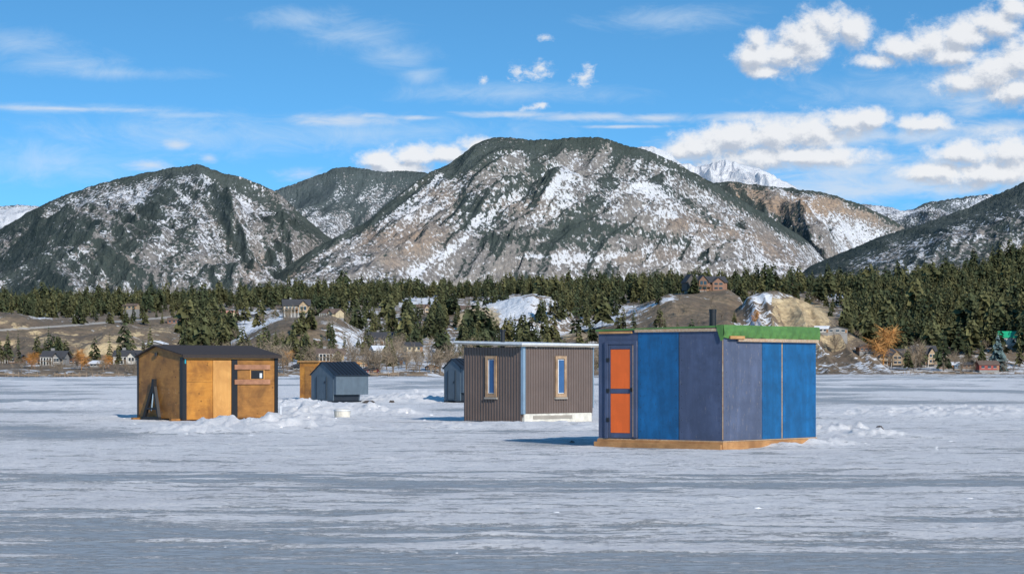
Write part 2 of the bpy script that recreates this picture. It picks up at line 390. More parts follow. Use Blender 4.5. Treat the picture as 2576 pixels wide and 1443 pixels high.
# ---------------- ICE SHEET ----------------
BP=np.array([1443,1400,1358,1320,1290,1262,1240,1216,1195,1178,1160,1130,1100,1070,1045,1020,1000,980,960,945,933.5])
BV=np.array([.57,.60,.56,.49,.47,.42,.44,.56,.55,.42,.38,.42,.40,.39,.38,.41,.45,.47,.48,.48,.48])
def ice_mask(X,Y):
    py=HY+EYE*F/np.maximum(Y,5)
    b=np.interp(py,BP[::-1],BV[::-1])
    n=.40*fbm(X/5.,Y/1.3,4,3)+.40*fbm(X/1.6,Y/.5,4,9)+.2*fbm(X/30,Y/20,3,4)
    n2=fbm(X/2.6,Y/.30,3,51)
    nf=fbm(X/9,Y/22,4,52)
    w=sstep(50,120,Y)
    v=(n*.7+n2*.3)*(1-w)+(n*.35+nf*.65)*w
    k=sstep(-.08,.09,b-v)
    for (cx,cy,rx,ry) in [(150,1092,230,13),(60,1075,150,8),(2350,1027,300,5),(1650,1122,120,6),(1400,1110,120,8),(2450,1012,200,4),(80,1035,160,4),(1150,1030,60,4)]:
        k=np.maximum(k,1.1*np.exp(-((((X/np.maximum(Y,5))*F+CX-cx)/rx)**2+((py-cy)/ry)**2))*(.6+.8*n))
    return np.clip(k,0,1)
MOUNDS=[(640,1080,2.4,1.7,.30),(500,1088,1.7,1.5,.16),(760,1064,1.2,1.5,.26),(780,1044,1.4,2.,.34),(930,1042,1.2,2.,.32),(1010,1045,.9,2,.22),(700,1062,1.,1.,.22),
              (2110,1092,.9,1.1,.30),(2200,1098,1.1,1.2,.16),(2064,1118,.75,.45,.20),(1970,1123,.7,.28,.09),(1150,1075,2.5,2.5,.13),(1400,1068,1.5,1.2,.10),(1250,1066,1.,.7,.08),(1500,1078,1.2,1.5,.12),
              (740,1024,3,3,.30),(1020,1010,4,4,.32),(1060,995,3,5,.30),(2300,1045,5,5,.18),(2450,1040,4,5,.15),(400,1074,1.2,.8,.08),(2400,1030,8,6,.15),(300,1050,3,4,.08),(200,1020,6,8,.15)]
def mounds(X,Y):
    z=0
    for (px,py,rx,ry,h) in MOUNDS:
        Yc=GY(py); Xc=(px-CX)/F*Yc
        d=((X-Xc)/rx)**2+((Y-Yc)/ry)**2
        g=np.exp(-d*1.2)
        n=fbm(X/.45,Y/.5,5,30+int(px)%7,.6)
        z=z+h*g*(-.25+2.3*n)
    return np.maximum(z,-.02)
def ice_height(X,Y):
    z=.050*(fbm(X/1.1,Y/.7,6,11,.58)-.5)*2+.06*(fbm(X/6,Y/5,3,5)-.5)
    ice=ice_mask(X,Y)
    z=z*(1-.80*ice)-.014*ice+mounds(X,Y)
    far=sstep(60,200,Y)
    z=z+far*.22*np.maximum(0,fbm(X/14,Y/18,4,77)-.5)*2
    return z
def build_ice():
    s=np.concatenate([np.linspace(-4,-.32,40)[:-1],np.linspace(-.32,.32,800),np.linspace(.32,4,40)[1:]])
    Yr=np.concatenate([np.linspace(-60,9,20)[:-1],np.geomspace(9,140,760)[:-1],np.geomspace(140,1500,150)])
    Yg,Sg=np.meshgrid(Yr,s,indexing='ij')
    Xg=Sg*(np.abs(Yg)+6)
    near=Yg>5
    Yc=np.maximum(Yg,5)
    Z=np.where(near,ice_height(Xg,Yc),0)
    M=ice_mask(Xg,Yc)
    md=mounds(Xg,Yc)
    M=M*(1-sstep(.02,.06,md))
    V=np.stack([Xg,Yg,Z],-1).reshape(-1,3)
    A=np.stack([M,sstep(.03,.2,md),M*0],-1).reshape(-1,3)
    m,g,p=newmat('snow_covered_ice')
    at=g.new('ShaderNodeAttribute',attribute_name='mask').outputs['Color']
    sep=g.new('ShaderNodeSeparateColor'); g.l.new(at,sep.inputs[0]); ic=sep.outputs[0]
    co=objco(g)
    st=g.noise(g.vmath('MULTIPLY',co,(.9,4.2,1)),1.,8,.74,.4)
    st2=g.noise(g.vmath('MULTIPLY',co,(4.5,8.,1)),1.,7,.78,.3)
    fine=g.noise(g.vmath('MULTIPLY',co,(1.,1.0,1)),16.,6,.78)
    big=g.noise(g.vmath('MULTIPLY',co,(.12,.3,1)),1.,5,.6)
    f=g.math('ADD',g.math('MULTIPLY',ic,1.0),g.mr(st,.3,.7,-.85,.85)); f=g.math('ADD',f,g.mr(st2,.3,.7,-.6,.6)); f=g.math('ADD',f,g.mr(fine,.3,.7,-.5,.5))
    f=g.math('SUBTRACT',f,g.math('MULTIPLY',sep.outputs[1],.8))
    f=g.mr(f,.30,.90)
    snow=g.mix(g.mr(big,.35,.65),c4((.80,.775,.76)),c4((.90,.875,.85))); snow=g.mix(g.mr(st2,.42,.7,0,.5),snow,c4((.60,.60,.62))); snow=g.mix(g.mr(fine,.45,.7,0,.5),snow,c4((.47,.48,.52)))
    icec=g.mix(g.mr(st2,.35,.65),c4((.24,.265,.28)),c4((.45,.465,.47)))
    col=g.mix(f,snow,icec); g.l.new(col,p.inputs['Base Color'])
    g.l.new(g.mr(f,0,1,.85,.5),p.inputs['Roughness'])
    hh=g.math('ADD',g.math('MULTIPLY',fine,.7),g.math('ADD',st,g.math('MULTIPLY',st2,.6)))
    hh=g.math('MULTIPLY',hh,g.mr(f,0,1,1,.35))
    bump(g,p,hh,.9,.06)
    np_mesh('frozen_lake',V,grid_faces(len(Yr),len(s)),m,{'mask':A})
build_ice()
def chunks():
    m=m_plain('snow_chunk',(.76,.76,.77),.85)
    L=[(1402,1287,.035),(1909,1276,.055),(2438,1255,.05),(1787,1268,.02),(2258,1254,.02),(2520,1153,.07),(2390,1112,.06),(2150,1098,.07)]
    for k in range(26): L.append((random.uniform(2090,2420),random.uniform(1085,1130),random.uniform(.012,.038)))
    for k in range(90): 
        a=random.choice([m_ for m_ in MOUNDS if m_[0]<1020 and m_[1]>1040])
        L.append((a[0]+random.gauss(0,45),a[1]+random.gauss(0,6),random.uniform(.02,.06)))
    for k in range(26): L.append((random.uniform(0,2576),random.uniform(1100,1400),random.uniform(.006,.016)))
    V=[];Fs=[]
    for px,py,r in L:
        Y=GY(py); X=(px-CX)/F*Y; z=float(ice_height(np.array([X]),np.array([Y]))[0])-.3*r; k=len(V); n=8
        for lv,(rr,zz) in enumerate(((1,-.5),(1.05,.2),(.6,.55))):
            for i in range(n):
                q=r*rr*random.uniform(.7,1.25); V.append((X+1.3*q*math.cos(i*.785),Y+q*math.sin(i*.785),z+zz*r*random.uniform(.6,1.2)))
        for lv in range(2):
            for i in range(n): Fs.append((k+lv*n+i,k+lv*n+(i+1)%n,k+(lv+1)*n+(i+1)%n,k+(lv+1)*n+i))
        Fs.append(tuple(k+2*n+i for i in range(n)))
    mesh_obj('snow_chunks',V,Fs,m,smooth=True)
chunks()

# ---------------- TERRAIN (far shore) ----------------
def shoreY(px): return np.interp(px,[-800,0,600,1100,1600,2060,2576,3300],[520,545,570,600,760,960,1000,1000])
PX=np.array([-1200,0,300,600,700,900,1200,1500,1700,2000,2200,2400,2500,2576,2800,3600])
G19=np.array([770,772,770,765,752,742,742,728,722,728,730,712,684,658,590,550])
G13=np.array([800,800,800,805,800,795,795,795,790,800,800,785,765,748,695,640])
G10=np.array([850,850,850,855,860,850,850,860,860,870,872,868,850,835,790,760])
HILLS=[ (930,260,500,[(-600,780),(0,787),(60,793),(110,806),(200,812),(330,818),(400,832),(480,850),(560,905),(600,940)]),
 (1000,260,400,[(530,940),(575,862),(610,842),(650,818),(700,792),(760,787),(830,790),(870,812),(920,842),(1000,868),(1080,940)]),
 (1330,230,350,[(1050,900),(1080,835),(1130,795),(1180,780),(1240,768),(1290,752),(1340,742),(1390,755),(1440,790),(1500,900)]),
 (1150,300,300,[(1230,940),(1330,868),(1400,842),(1480,818),(1560,788),(1620,765),(1680,745),(1740,737),(1830,734),(1862,748),(1885,790),(1960,940)]),
 (1080,160,260,[(1800,940),(1850,790),(1880,752),(1910,745),(1950,738),(1985,748),(2030,765),(2065,785),(2090,812),(2130,838),(2185,868),(2260,940)]),
 (760,90,170,[(-200,900),(-40,880),(60,868),(120,846),(200,852),(262,838),(330,848),(400,872),(450,900),(500,940)]) ]
def terrain_z(px,Y):
    sh=shoreY(px)
    z10=EYE+(HY-np.interp(px,PX,G10))/F*1100; z13=EYE+(HY-np.interp(px,PX,G13))/F*1400; z19=EYE+(HY-np.interp(px,PX,G19))/F*1900
    y0=sh
    ys=[y0-30,y0,y0+12,y0+60,np.full_like(y0,1130.),np.full_like(y0,1420.),np.full_like(y0,1900.),np.full_like(y0,2800.),np.full_like(y0,4500.),np.full_like(y0,9000.)]
    ys[3]=np.minimum(ys[3],1080.)
    zs=[np.full_like(y0,-1.5),np.full_like(y0,.1),np.full_like(y0,1.4),np.full_like(y0,3.5),z10,z13,z19,z19+22,z19+30,z19+40]
    zz=np.full_like(Y*1.0,-1.5)
    for i in range(len(ys)-1):
        t=(Y-ys[i])/(ys[i+1]-ys[i]); m=(t>=0)&(t<=1)
        t2=np.clip(t,0,1)
        if i>=3: t2=t2*.5+.5*t2*t2*(3-2*t2)
        zz=np.where(m,zs[i]*(1-t2)+zs[i+1]*t2,zz)
    zz=np.where(Y>=9000,zs[-1],zz)
    for k,(Yc,wf,wb,pts) in enumerate(HILLS):
        P=np.array(pts,float); py=np.interp(px,P[:,0],P[:,1]); hz=EYE+(HY-py)/F*Yc
        X=(px-CX)/F*Y
        warp=60*(fbm(X/60,Y/90,4,60+k,.6)-.5)*(wf/260)
        if k in (4,5): warp=warp+(ridged(X/16,Y/200,3,140+k,.5)-.6)*wf*.30
        t=(Y+warp*1.4-(Yc-wf))/wf
        f=np.where(Y<Yc,sstep(0,1,np.clip(t,0,1))**.8,1-sstep(0,1,(Y-Yc)/wb)*.8)
        if k==0:
            f=np.where(Y<Yc,.45*sstep(.05,.22,t)+.1*np.clip(t,0,1)+.45*sstep(.55,.95,t),f)
        hh=np.where(hz>2,hz*f,-5)
        zz=np.maximum(zz,hh)
    X=(px-CX)/F*Y
    amp=np.clip((Y-sh-15)/150,0,1)
    g=ridged(X/45,Y/90,5,91,.6)
    zz=zz+amp*(3.*(fbm(X/80,Y/80,4,21)-.5)+4.5*(g-.6))
    return zz
def ell(px,py,cx,cy,rx,ry): return np.exp(-(((px-cx)/rx)**2+((py-cy)/ry)**2)*1.0)
def seg(px,py,pts,w):
    d=np.full_like(px,1e9)
    for (x0,y0),(x1,y1) in zip(pts[:-1],pts[1:]):
        dx,dy=x1-x0,y1-y0; t=np.clip(((px-x0)*dx+(py-y0)*dy)/(dx*dx+dy*dy),0,1)
        d=np.minimum(d,np.hypot(px-x0-t*dx,py-y0-t*dy))
    return np.exp(-(d/w)**2)
def build_terrain():
    pxs=np.concatenate([np.linspace(-4000,-100,40)[:-1],np.linspace(-100,2680,1000),np.linspace(2680,7000,40)[1:]])
    Yr=np.concatenate([np.linspace(500,1500,480)[:-1],np.linspace(1500,2400,90)[:-1],np.geomspace(2400,9500,40)])
    Yg,Pg=np.meshgrid(Yr,pxs,indexing='ij')
    Z=terrain_z(Pg,Yg); X=(Pg-CX)/F*Yg
    py=HY-(Z-EYE)/Yg*F
    gy=np.gradient(Z,axis=0)/np.maximum(np.gradient(Yg,axis=0),1e-3)
    snow=np.full_like(Z,.36); cream=np.zeros_like(Z)
    for c in [(1290,785,60,40,.7),(1230,770,60,20,.3),(640,815,45,14,.7),(590,850,25,12,.6),(1895,790,30,45,.42),(1930,750,30,10,.35),(900,860,70,30,.4),(950,880,80,30,.35),(1060,760,60,14,.8),(2120,745,60,14,.5),(1560,780,60,12,.45),(1400,790,40,30,.5),(1690,755,30,8,.4),(1530,815,90,10,.45),(760,915,200,20,.3),(1100,900,200,40,.3),(2400,925,300,12,.3),(100,795,25,8,.7),(650,785,60,8,.4),(840,770,40,10,.6),(1150,870,80,40,.25),(1340,830,50,14,.4)]:
        snow+=c[4]*ell(Pg,py,*c[:4])
    for c in [(0,830,150,30,-.5),(100,870,250,40,-.4),(730,830,70,30,-.5),(1700,790,80,40,-.55),(1800,775,60,35,-.5),(1560,830,80,20,-.3),(2110,840,60,20,-.4),(400,800,150,25,-.3),(450,900,80,40,-.1)]:
        snow+=c[4]*ell(Pg,py,*c[:4])
    snow+=.6*seg(Pg,py,[(575,858),(640,822),(705,795)],7)+.5*seg(Pg,py,[(1400,845),(1560,795),(1690,750)],5)
    for c in [(130,862,80,22,.6),(290,862,90,24,.65),(1190,805,46,28,1.3),(1228,800,32,28,1.1),(2010,785,50,28,1.2),(2060,800,40,28,1.),(2000,765,30,15,1.1),(2110,850,80,18,.6),(500,780,80,14,.5),(440,800,70,9,.5),(1010,825,34,14,.7),(1450,845,70,14,.7),(730,878,30,14,.5),(400,830,70,10,.6)]:
        cream+=c[4]*ell(Pg,py,*c[:4])
    bl=((Pg<560)|((Pg>1940)&(Pg<2180)))&(Yg<1100)
    cream=cream+np.where(bl,.75*sstep(.22,.5,gy),0)-np.where(bl,.25*(1-sstep(.05,.2,gy)),0)
    road=seg(Pg,py,[(-60,834),(60,826),(180,818),(300,808),(420,798),(540,788)],2.6)+seg(Pg,py,[(540,788),(600,800),(560,815),(470,826)],2.)
    V=np.stack([X,Yg,Z],-1).reshape(-1,3)
    A=np.stack([snow,cream,road],-1).reshape(-1,3)
    m,g,p=newmat('hillside_grass_and_snow')
    at=g.new('ShaderNodeAttribute',attribute_name='mask').outputs['Color']
    sep=g.new('ShaderNodeSeparateColor'); g.l.new(at,sep.inputs[0])
    co=objco(g); n1=g.noise(co,.06,6,.65); n2=g.noise(co,.25,5,.65); n3=g.noise(g.vmath('MULTIPLY',co,(1,.3,1.6)),.35,5,.65)
    grass=g.mix(g.mr(n1,.35,.65),c4((.15,.105,.07)),c4((.26,.19,.12))); grass=g.mix(g.mr(n2,.42,.62,0,.75),grass,c4((.085,.07,.045)))
    cr=g.mix(g.mr(n3,.38,.62),c4((.66,.50,.28)),c4((.34,.245,.14)))
    cm=g.mr(g.math('ADD',sep.outputs[1],g.mr(n2,.3,.7,-.6,.6)),.50,.65)
    sm=g.mr(g.math('ADD',sep.outputs[0],g.math('ADD',g.mr(n1,.3,.7,-.35,.35),g.mr(n2,.3,.7,-.45,.45))),.52,.62)
    col=g.mix(sm,grass,c4((.72,.73,.75))); col=g.mix(g.math('MULTIPLY',cm,.92),col,cr); col=g.mix(g.mr(sep.outputs[2],.3,.7),col,c4((.42,.38,.33)))
    g.l.new(col,p.inputs['Base Color']); p.inputs['Roughness'].default_value=.95; bump(g,p,n2,.9,2.2)
    np_mesh('hills',V,grid_faces(len(Yr),len(pxs)),m,{'mask':A})
build_terrain()

# ---------------- MOUNTAINS ----------------
def m_mountain(name,haze=.0):
    m,g,p=newmat(name)
    at=g.new('ShaderNodeAttribute',attribute_name='mask').outputs['Color']
    sep=g.new('ShaderNodeSeparateColor'); g.l.new(at,sep.inputs[0])
    co=objco(g)
    t1=g.noise(g.vmath('MULTIPLY',co,(1/11.5,1/15,1/19)),1.,2,.6)
    s1=g.noise(g.vmath('MULTIPLY',co,(1/60,1/110,1/60)),1.,6,.75,.4)
    s2=g.noise(g.vmath('MULTIPLY',co,(1/11,1/17,1/13)),1.,3,.65)
    r1=g.noise(g.vmath('MULTIPLY',co,(1/160,1/400,1/90)),1.,7,.68,.6)
    tt=g.math('ADD',g.math('MULTIPLY',g.math('SUBTRACT',.5,t1),1.9),g.math('MULTIPLY',g.math('SUBTRACT',.5,s1),.45))
    tr=g.mr(g.math('ADD',sep.outputs[0],tt),.43,.57)
    sn=g.math('ADD',g.math('MULTIPLY',g.math('SUBTRACT',.5,s1),1.1),g.math('MULTIPLY',g.math('SUBTRACT',.5,s2),1.5))
    sn=g.mr(g.math('ADD',sep.outputs[1],sn),.45,.60)
    rock=g.mix(g.mr(r1,.35,.65),c4((.20,.188,.18)),c4((.33,.295,.26)))
    rf=g.math('MULTIPLY',sep.outputs[2],g.mr(s1,.35,.6,.3,1.),clamp=True)
    rock=g.mix(rf,rock,c4((.44,.31,.21)))
    rock=g.mix(g.mr(s2,.42,.66,0,.7),rock,c4((.12,.115,.112)))
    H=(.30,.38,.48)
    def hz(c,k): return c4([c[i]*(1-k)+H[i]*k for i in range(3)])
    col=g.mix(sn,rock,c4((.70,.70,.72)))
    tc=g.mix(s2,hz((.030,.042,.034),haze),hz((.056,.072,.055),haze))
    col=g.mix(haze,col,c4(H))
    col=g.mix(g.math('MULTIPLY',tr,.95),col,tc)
    g.l.new(col,p.inputs['Base Color']); p.inputs['Roughness'].default_value=1.; p.inputs['Specular IOR Level'].default_value=0
    bump(g,p,g.math('ADD',g.math('ADD',s1,r1),g.math('MULTIPLY',t1,.3)),1.,22.)
    return m
def mountain(name,crest,Yc,Yf,zf,pxa,pxb,nc,nr,relief,wl,mat,forest0,snow0,red0=0,dark=[],snowy=[],reds=[],lean=0.,seed=0,rough=1.):
    P=np.array(crest,float)
    px=np.linspace(pxa,pxb,nc); v=np.concatenate([np.linspace(0,1,nr),np.linspace(1,1.35,20)[1:]])
    vg,pg=np.meshgrid(v,px,indexing='ij')
    cpy=np.interp(px,P[:,0],P[:,1]); 
    nk=max(3,int(round(26/((pxb-pxa)/nc)))//2*2+1)
    k=np.hanning(nk+2)[1:-1]; k=k/k.sum(); pad=np.pad(cpy,nk//2,mode='edge'); cpy=np.convolve(pad,k,'valid')
    rgh=rough*(4*(fbm(px/28,px*0,3,seed+5)-.5)+3.6*(fbm(px/5,px*0+3,2,seed+6)-.5))/F*Yc
    cz=EYE+(HY-cpy)/F*Yc
    Yg=Yf+(Yc-Yf)*vg; X=(pg-CX)/F*Yg
    prof=np.where(vg<=1,.30*vg+.70*np.clip(vg,0,1)**1.35,1-(vg-1)*1.6)
    Z=zf+(cz[None,:]-zf)*prof
    wx=X+ (fbm(X/1800,Yg/1800,3,seed+40)-.5)*1400
    xx=wx+lean*(Yg-Yf)
    a=ridged(xx/wl,Yg/(wl*2.6),6,seed,.52)
    b=ridged((X+lean*1.5*(Yg-Yf)+(fbm(X/500,Yg/500,3,seed+41)-.5)*400)/(wl*.30),Yg/(wl*.95),5,seed+90,.6)
    env=np.clip(vg,0,1)**.7*np.clip(1-vg,0,1)**.5*2.0
    amp=relief*np.clip((cz[None,:]-zf)/700,.15,1.3)
    Z=Z+amp*(a-.72)*env*2.6+amp*(b-.6)*.38*np.clip(env*1.4,0,1)
    Z=Z+amp*.12*(fbm(X/120,Yg/200,5,seed+9)-.5)*np.clip(env*1.5,0,1)
    ang=(Z-EYE)/Yg; mx=ang.max(0); tgt=(cz-EYE)/Yc
    kk=tgt/np.maximum(mx,1e-4); kk=np.clip(kk,.6,1.3)
    nk2=31; h2=np.hanning(nk2+2)[1:-1]; h2/=h2.sum(); kk=np.convolve(np.pad(kk,nk2//2,mode='edge'),h2,'valid')
    Z=EYE+(Z-EYE)*kk[None,:]
    Z=Z+rgh[None,:]*np.exp(-np.abs(1-vg)*40)
    py=HY-(Z-EYE)/Yg*F
    gx=np.gradient(Z,axis=1)/np.maximum(np.gradient(X,axis=1),1e-3)
    ks=np.ones(9)/9
    gxs=np.apply_along_axis(lambda r_:np.convolve(r_,ks,'same'),1,gx)
    big=fbm(X/600,Yg/800,4,seed+70)
    fine=fbm(X/140,Yg/200,4,seed+71,.6)
    forest=forest0+.65*(big-.5)+.35*(fine-.5)+.42*np.clip(gxs,-.7,.8)
    forest=forest+.30*np.exp(-np.abs(py-cpy[None,:])/12)
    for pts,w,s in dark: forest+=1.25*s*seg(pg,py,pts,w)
    snow=snow0+.45*(fbm(X/450,Yg/650,4,seed+80)-.5)+.3*(fine-.5)-.45*(b-.6)-.05*np.clip(gx,-1,1)+.10*(np.clip(vg,0,1)-.5)
    for pts,w,s in snowy: snow+=s*seg(pg,py,pts,w); forest-=.3*s*seg(pg,py,pts,w)
    red=np.full_like(Z,red0)
    for pts,w,s in reds: red+=s*seg(pg,py,pts,w); snow-=.16*s*seg(pg,py,pts,w); forest-=.10*s*seg(pg,py,pts,w)
    V=np.stack([X,Yg,Z],-1).reshape(-1,3); A=np.clip(np.stack([forest,snow,red],-1),-.8,2.).reshape(-1,3)
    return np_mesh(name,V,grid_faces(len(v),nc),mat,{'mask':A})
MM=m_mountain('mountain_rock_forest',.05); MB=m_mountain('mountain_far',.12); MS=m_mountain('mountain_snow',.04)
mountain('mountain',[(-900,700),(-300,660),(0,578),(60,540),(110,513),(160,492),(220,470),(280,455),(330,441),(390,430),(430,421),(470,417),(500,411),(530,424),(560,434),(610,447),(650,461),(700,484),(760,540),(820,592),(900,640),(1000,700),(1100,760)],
  9800,6600,90,-900,1100,1100,330,330,1100,MM,.48,.41,.05,
  dark=[([(300,452),(430,428),(500,422),(560,442)],16,.30),([(500,425),(640,490),(720,540),(830,600)],24,.45),([(450,430),(410,500),(340,580),(250,680)],24,.26),([(520,500),(600,600),(640,660)],14,.18),([(120,540),(60,600)],30,.2)],
  snowy=[([(360,480),(345,510)],10,.3),([(505,430),(540,500),(600,600)],12,.18)],
  reds=[([(560,560),(600,640)],18,.4),([(620,700),(660,660)],20,.5),([(200,640),(320,660)],24,.25)],lean=.35,seed=3)
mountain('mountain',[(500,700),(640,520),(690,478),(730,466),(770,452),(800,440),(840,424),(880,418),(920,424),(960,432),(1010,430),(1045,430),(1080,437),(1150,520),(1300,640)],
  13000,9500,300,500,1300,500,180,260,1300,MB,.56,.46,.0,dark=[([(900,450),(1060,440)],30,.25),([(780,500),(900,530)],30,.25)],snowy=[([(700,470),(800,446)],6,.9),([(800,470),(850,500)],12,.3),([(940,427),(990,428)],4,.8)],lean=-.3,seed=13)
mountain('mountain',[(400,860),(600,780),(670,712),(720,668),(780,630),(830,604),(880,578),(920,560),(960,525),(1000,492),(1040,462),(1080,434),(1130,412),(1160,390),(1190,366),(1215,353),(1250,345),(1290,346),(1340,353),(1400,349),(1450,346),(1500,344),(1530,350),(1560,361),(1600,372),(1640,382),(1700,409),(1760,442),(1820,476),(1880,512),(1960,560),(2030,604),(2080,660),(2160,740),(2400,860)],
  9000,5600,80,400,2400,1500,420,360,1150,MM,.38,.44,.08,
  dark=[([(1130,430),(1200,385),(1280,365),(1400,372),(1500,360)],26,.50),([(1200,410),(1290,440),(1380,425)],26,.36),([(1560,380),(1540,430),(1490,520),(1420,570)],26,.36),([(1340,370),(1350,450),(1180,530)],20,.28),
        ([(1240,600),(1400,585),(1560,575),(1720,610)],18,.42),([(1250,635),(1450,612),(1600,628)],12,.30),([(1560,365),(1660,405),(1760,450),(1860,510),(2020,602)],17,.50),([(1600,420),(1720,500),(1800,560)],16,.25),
        ([(1080,445),(1000,510),(920,570),(820,612),(700,700)],12,.45),([(1180,560),(1060,640)],12,.22)],  # first strip: valley shade on lower left flank, painted as extra forest density
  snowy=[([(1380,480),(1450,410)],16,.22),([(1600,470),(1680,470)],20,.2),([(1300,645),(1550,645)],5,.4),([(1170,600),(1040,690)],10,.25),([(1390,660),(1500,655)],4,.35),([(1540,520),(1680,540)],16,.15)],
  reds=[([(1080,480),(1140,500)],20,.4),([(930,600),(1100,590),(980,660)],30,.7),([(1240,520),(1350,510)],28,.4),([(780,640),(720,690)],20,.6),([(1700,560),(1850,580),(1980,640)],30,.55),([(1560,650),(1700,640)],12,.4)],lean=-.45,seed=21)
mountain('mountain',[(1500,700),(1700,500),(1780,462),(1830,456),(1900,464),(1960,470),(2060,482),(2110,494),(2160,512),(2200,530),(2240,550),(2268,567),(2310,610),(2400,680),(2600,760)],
  10800,7800,90,1500,2600,700,250,280,900,MM,.34,.38,.2,
  dark=[([(1800,470),(1860,500),(1950,560)],20,.3),([(1980,475),(2100,492),(2200,532),(2260,566)],7,.32),([(2000,600),(2100,600)],20,.2)],
  snowy=[([(2120,580),(2200,590)],20,.12),([(1990,520),(1940,560)],12,.1)],reds=[([(1850,480),(1960,515),(2090,520)],24,1.3),([(2060,510),(2200,550)],18,.9),([(1950,520),(1990,560)],16,.8)],lean=.3,seed=33)
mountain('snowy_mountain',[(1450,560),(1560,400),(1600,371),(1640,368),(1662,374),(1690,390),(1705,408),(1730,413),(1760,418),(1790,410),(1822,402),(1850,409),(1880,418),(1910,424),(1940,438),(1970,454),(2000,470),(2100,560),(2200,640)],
  15000,11500,400,1450,2200,500,180,280,900,MS,-.55,1.5,.0,dark=[([(1760,478),(2000,494)],10,.5)],lean=.2,seed=43)
mountain('snowy_mountain',[(-700,560),(-200,530),(0,519),(40,514),(80,516),(110,520),(180,600),(300,700)],14000,11000,300,-700,300,300,100,200,900,MS,.10,.85,.0,seed=47)
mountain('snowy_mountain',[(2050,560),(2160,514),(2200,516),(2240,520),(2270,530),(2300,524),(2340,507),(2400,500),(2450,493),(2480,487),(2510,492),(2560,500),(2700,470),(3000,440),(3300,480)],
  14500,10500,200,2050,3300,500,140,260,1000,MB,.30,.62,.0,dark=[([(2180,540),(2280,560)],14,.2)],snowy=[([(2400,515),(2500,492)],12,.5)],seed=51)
mountain('mountain',[(1900,760),(2000,700),(2040,668),(2100,642),(2150,622),(2200,600),(2260,580),(2320,562),(2380,542),(2440,520),(2500,492),(2540,474),(2576,458),(2650,430),(2900,370),(3400,330)],
  6800,4600,80,1900,3400,1000,280,180,700,MM,.42,.44,.05,
  dark=[([(2050,664),(2200,604),(2400,545),(2576,470)],24,.36),([(2500,500),(2576,500)],30,.12)],snowy=[([(2150,655),(2300,640),(2450,590)],20,.1)],lean=.2,seed=61)

# ---------------- TREES ----------------
def conifer(seed,w=.2,n=12,k=7,low=.12,power=.8):
    r=np.random.default_rng(seed); Vs=[];Fs=[];C=[]
    for i in range(n):
        t=i/(n-1); z=low+(.985-low)*t; R=w*((1-t)**power)*(r.uniform(.8,1.15))+.012
        kk=max(3,int(k*(1-t*.45)))
        a0=r.uniform(0,6.28)
        for j in range(kk):
            a=a0+j*6.283/kk+r.uniform(-.35,.35); L=R*r.uniform(.65,1.25)
            d=np.array([math.cos(a),math.sin(a),0]); tg=np.array([-math.sin(a),math.cos(a),0]); up=np.array([0,0,1.])
            ro=r.uniform(-1.25,1.25); wing=(math.cos(ro)*tg+math.sin(ro)*up)*(L*.36+.012)
            base=up*(z+.035); mid=d*L*.55+up*(z+.01); tip=d*L+up*(z-L*.28)
            b=len(Vs); Vs+=[base,mid-wing,tip,mid+wing]; Fs.append([b,b+1,b+2,b+3])
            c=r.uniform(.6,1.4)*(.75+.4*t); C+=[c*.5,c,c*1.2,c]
    b=len(Vs)
    for q in range(3):
        a=q*2.094; Vs+=[np.array([.013*math.cos(a),.013*math.sin(a),-.02])]
    Vs+=[np.array([0,0,.95])]; C+=[-1]*4
    Fs+=[[b,b+1,b+3,b+3],[b+1,b+2,b+3,b+3],[b+2,b,b+3,b+3]]
    return np.array(Vs),np.array(Fs),np.array(C)
def baretree(seed,n=130,w=.33,thin=.005,up=.75,droop=0):
    r=np.random.default_rng(seed); Vs=[];Fs=[];C=[]
    def tri(a,b,wd,c):
        d=b-a; s=np.cross(d,r.normal(size=3)); s=s/np.linalg.norm(s)*wd; k=len(Vs)
        Vs.extend([a-s,a+s,b+s*.3,b-s*.3]); Fs.append([k,k+1,k+2,k+3]); C.extend([c]*4)
    top=np.array([0,0,.5]); tri(np.array([0,0,-.02]),top,.016,.8); tri(np.array([0,0,-.02]),top,.016,.8)
    limbs=[]
    for i in range(9):
        a=r.uniform(0,6.28); z=r.uniform(.12,.45); s=np.array([0,0,z]); e=s+np.array([math.cos(a)*w*r.uniform(.4,.9),math.sin(a)*w*r.uniform(.4,.9),r.uniform(.2,.5)])
        e[2]=min(e[2],.95); tri(s,e,.008,.8); limbs.append((s,e))
    for i in range(n):
        s,e=limbs[r.integers(len(limbs))]; p=s+(e-s)*r.uniform(.3,1); d=r.normal(size=3)*np.array([1,1,.8]); d[2]+=up; d/=np.linalg.norm(d)
        q=p+d*r.uniform(.1,.28); q[2]=min(q[2],1.)-droop*r.uniform(0,.25); tri(p,q,thin,r.uniform(.7,1.3))
    return np.array(Vs),np.array(Fs),np.array(C)
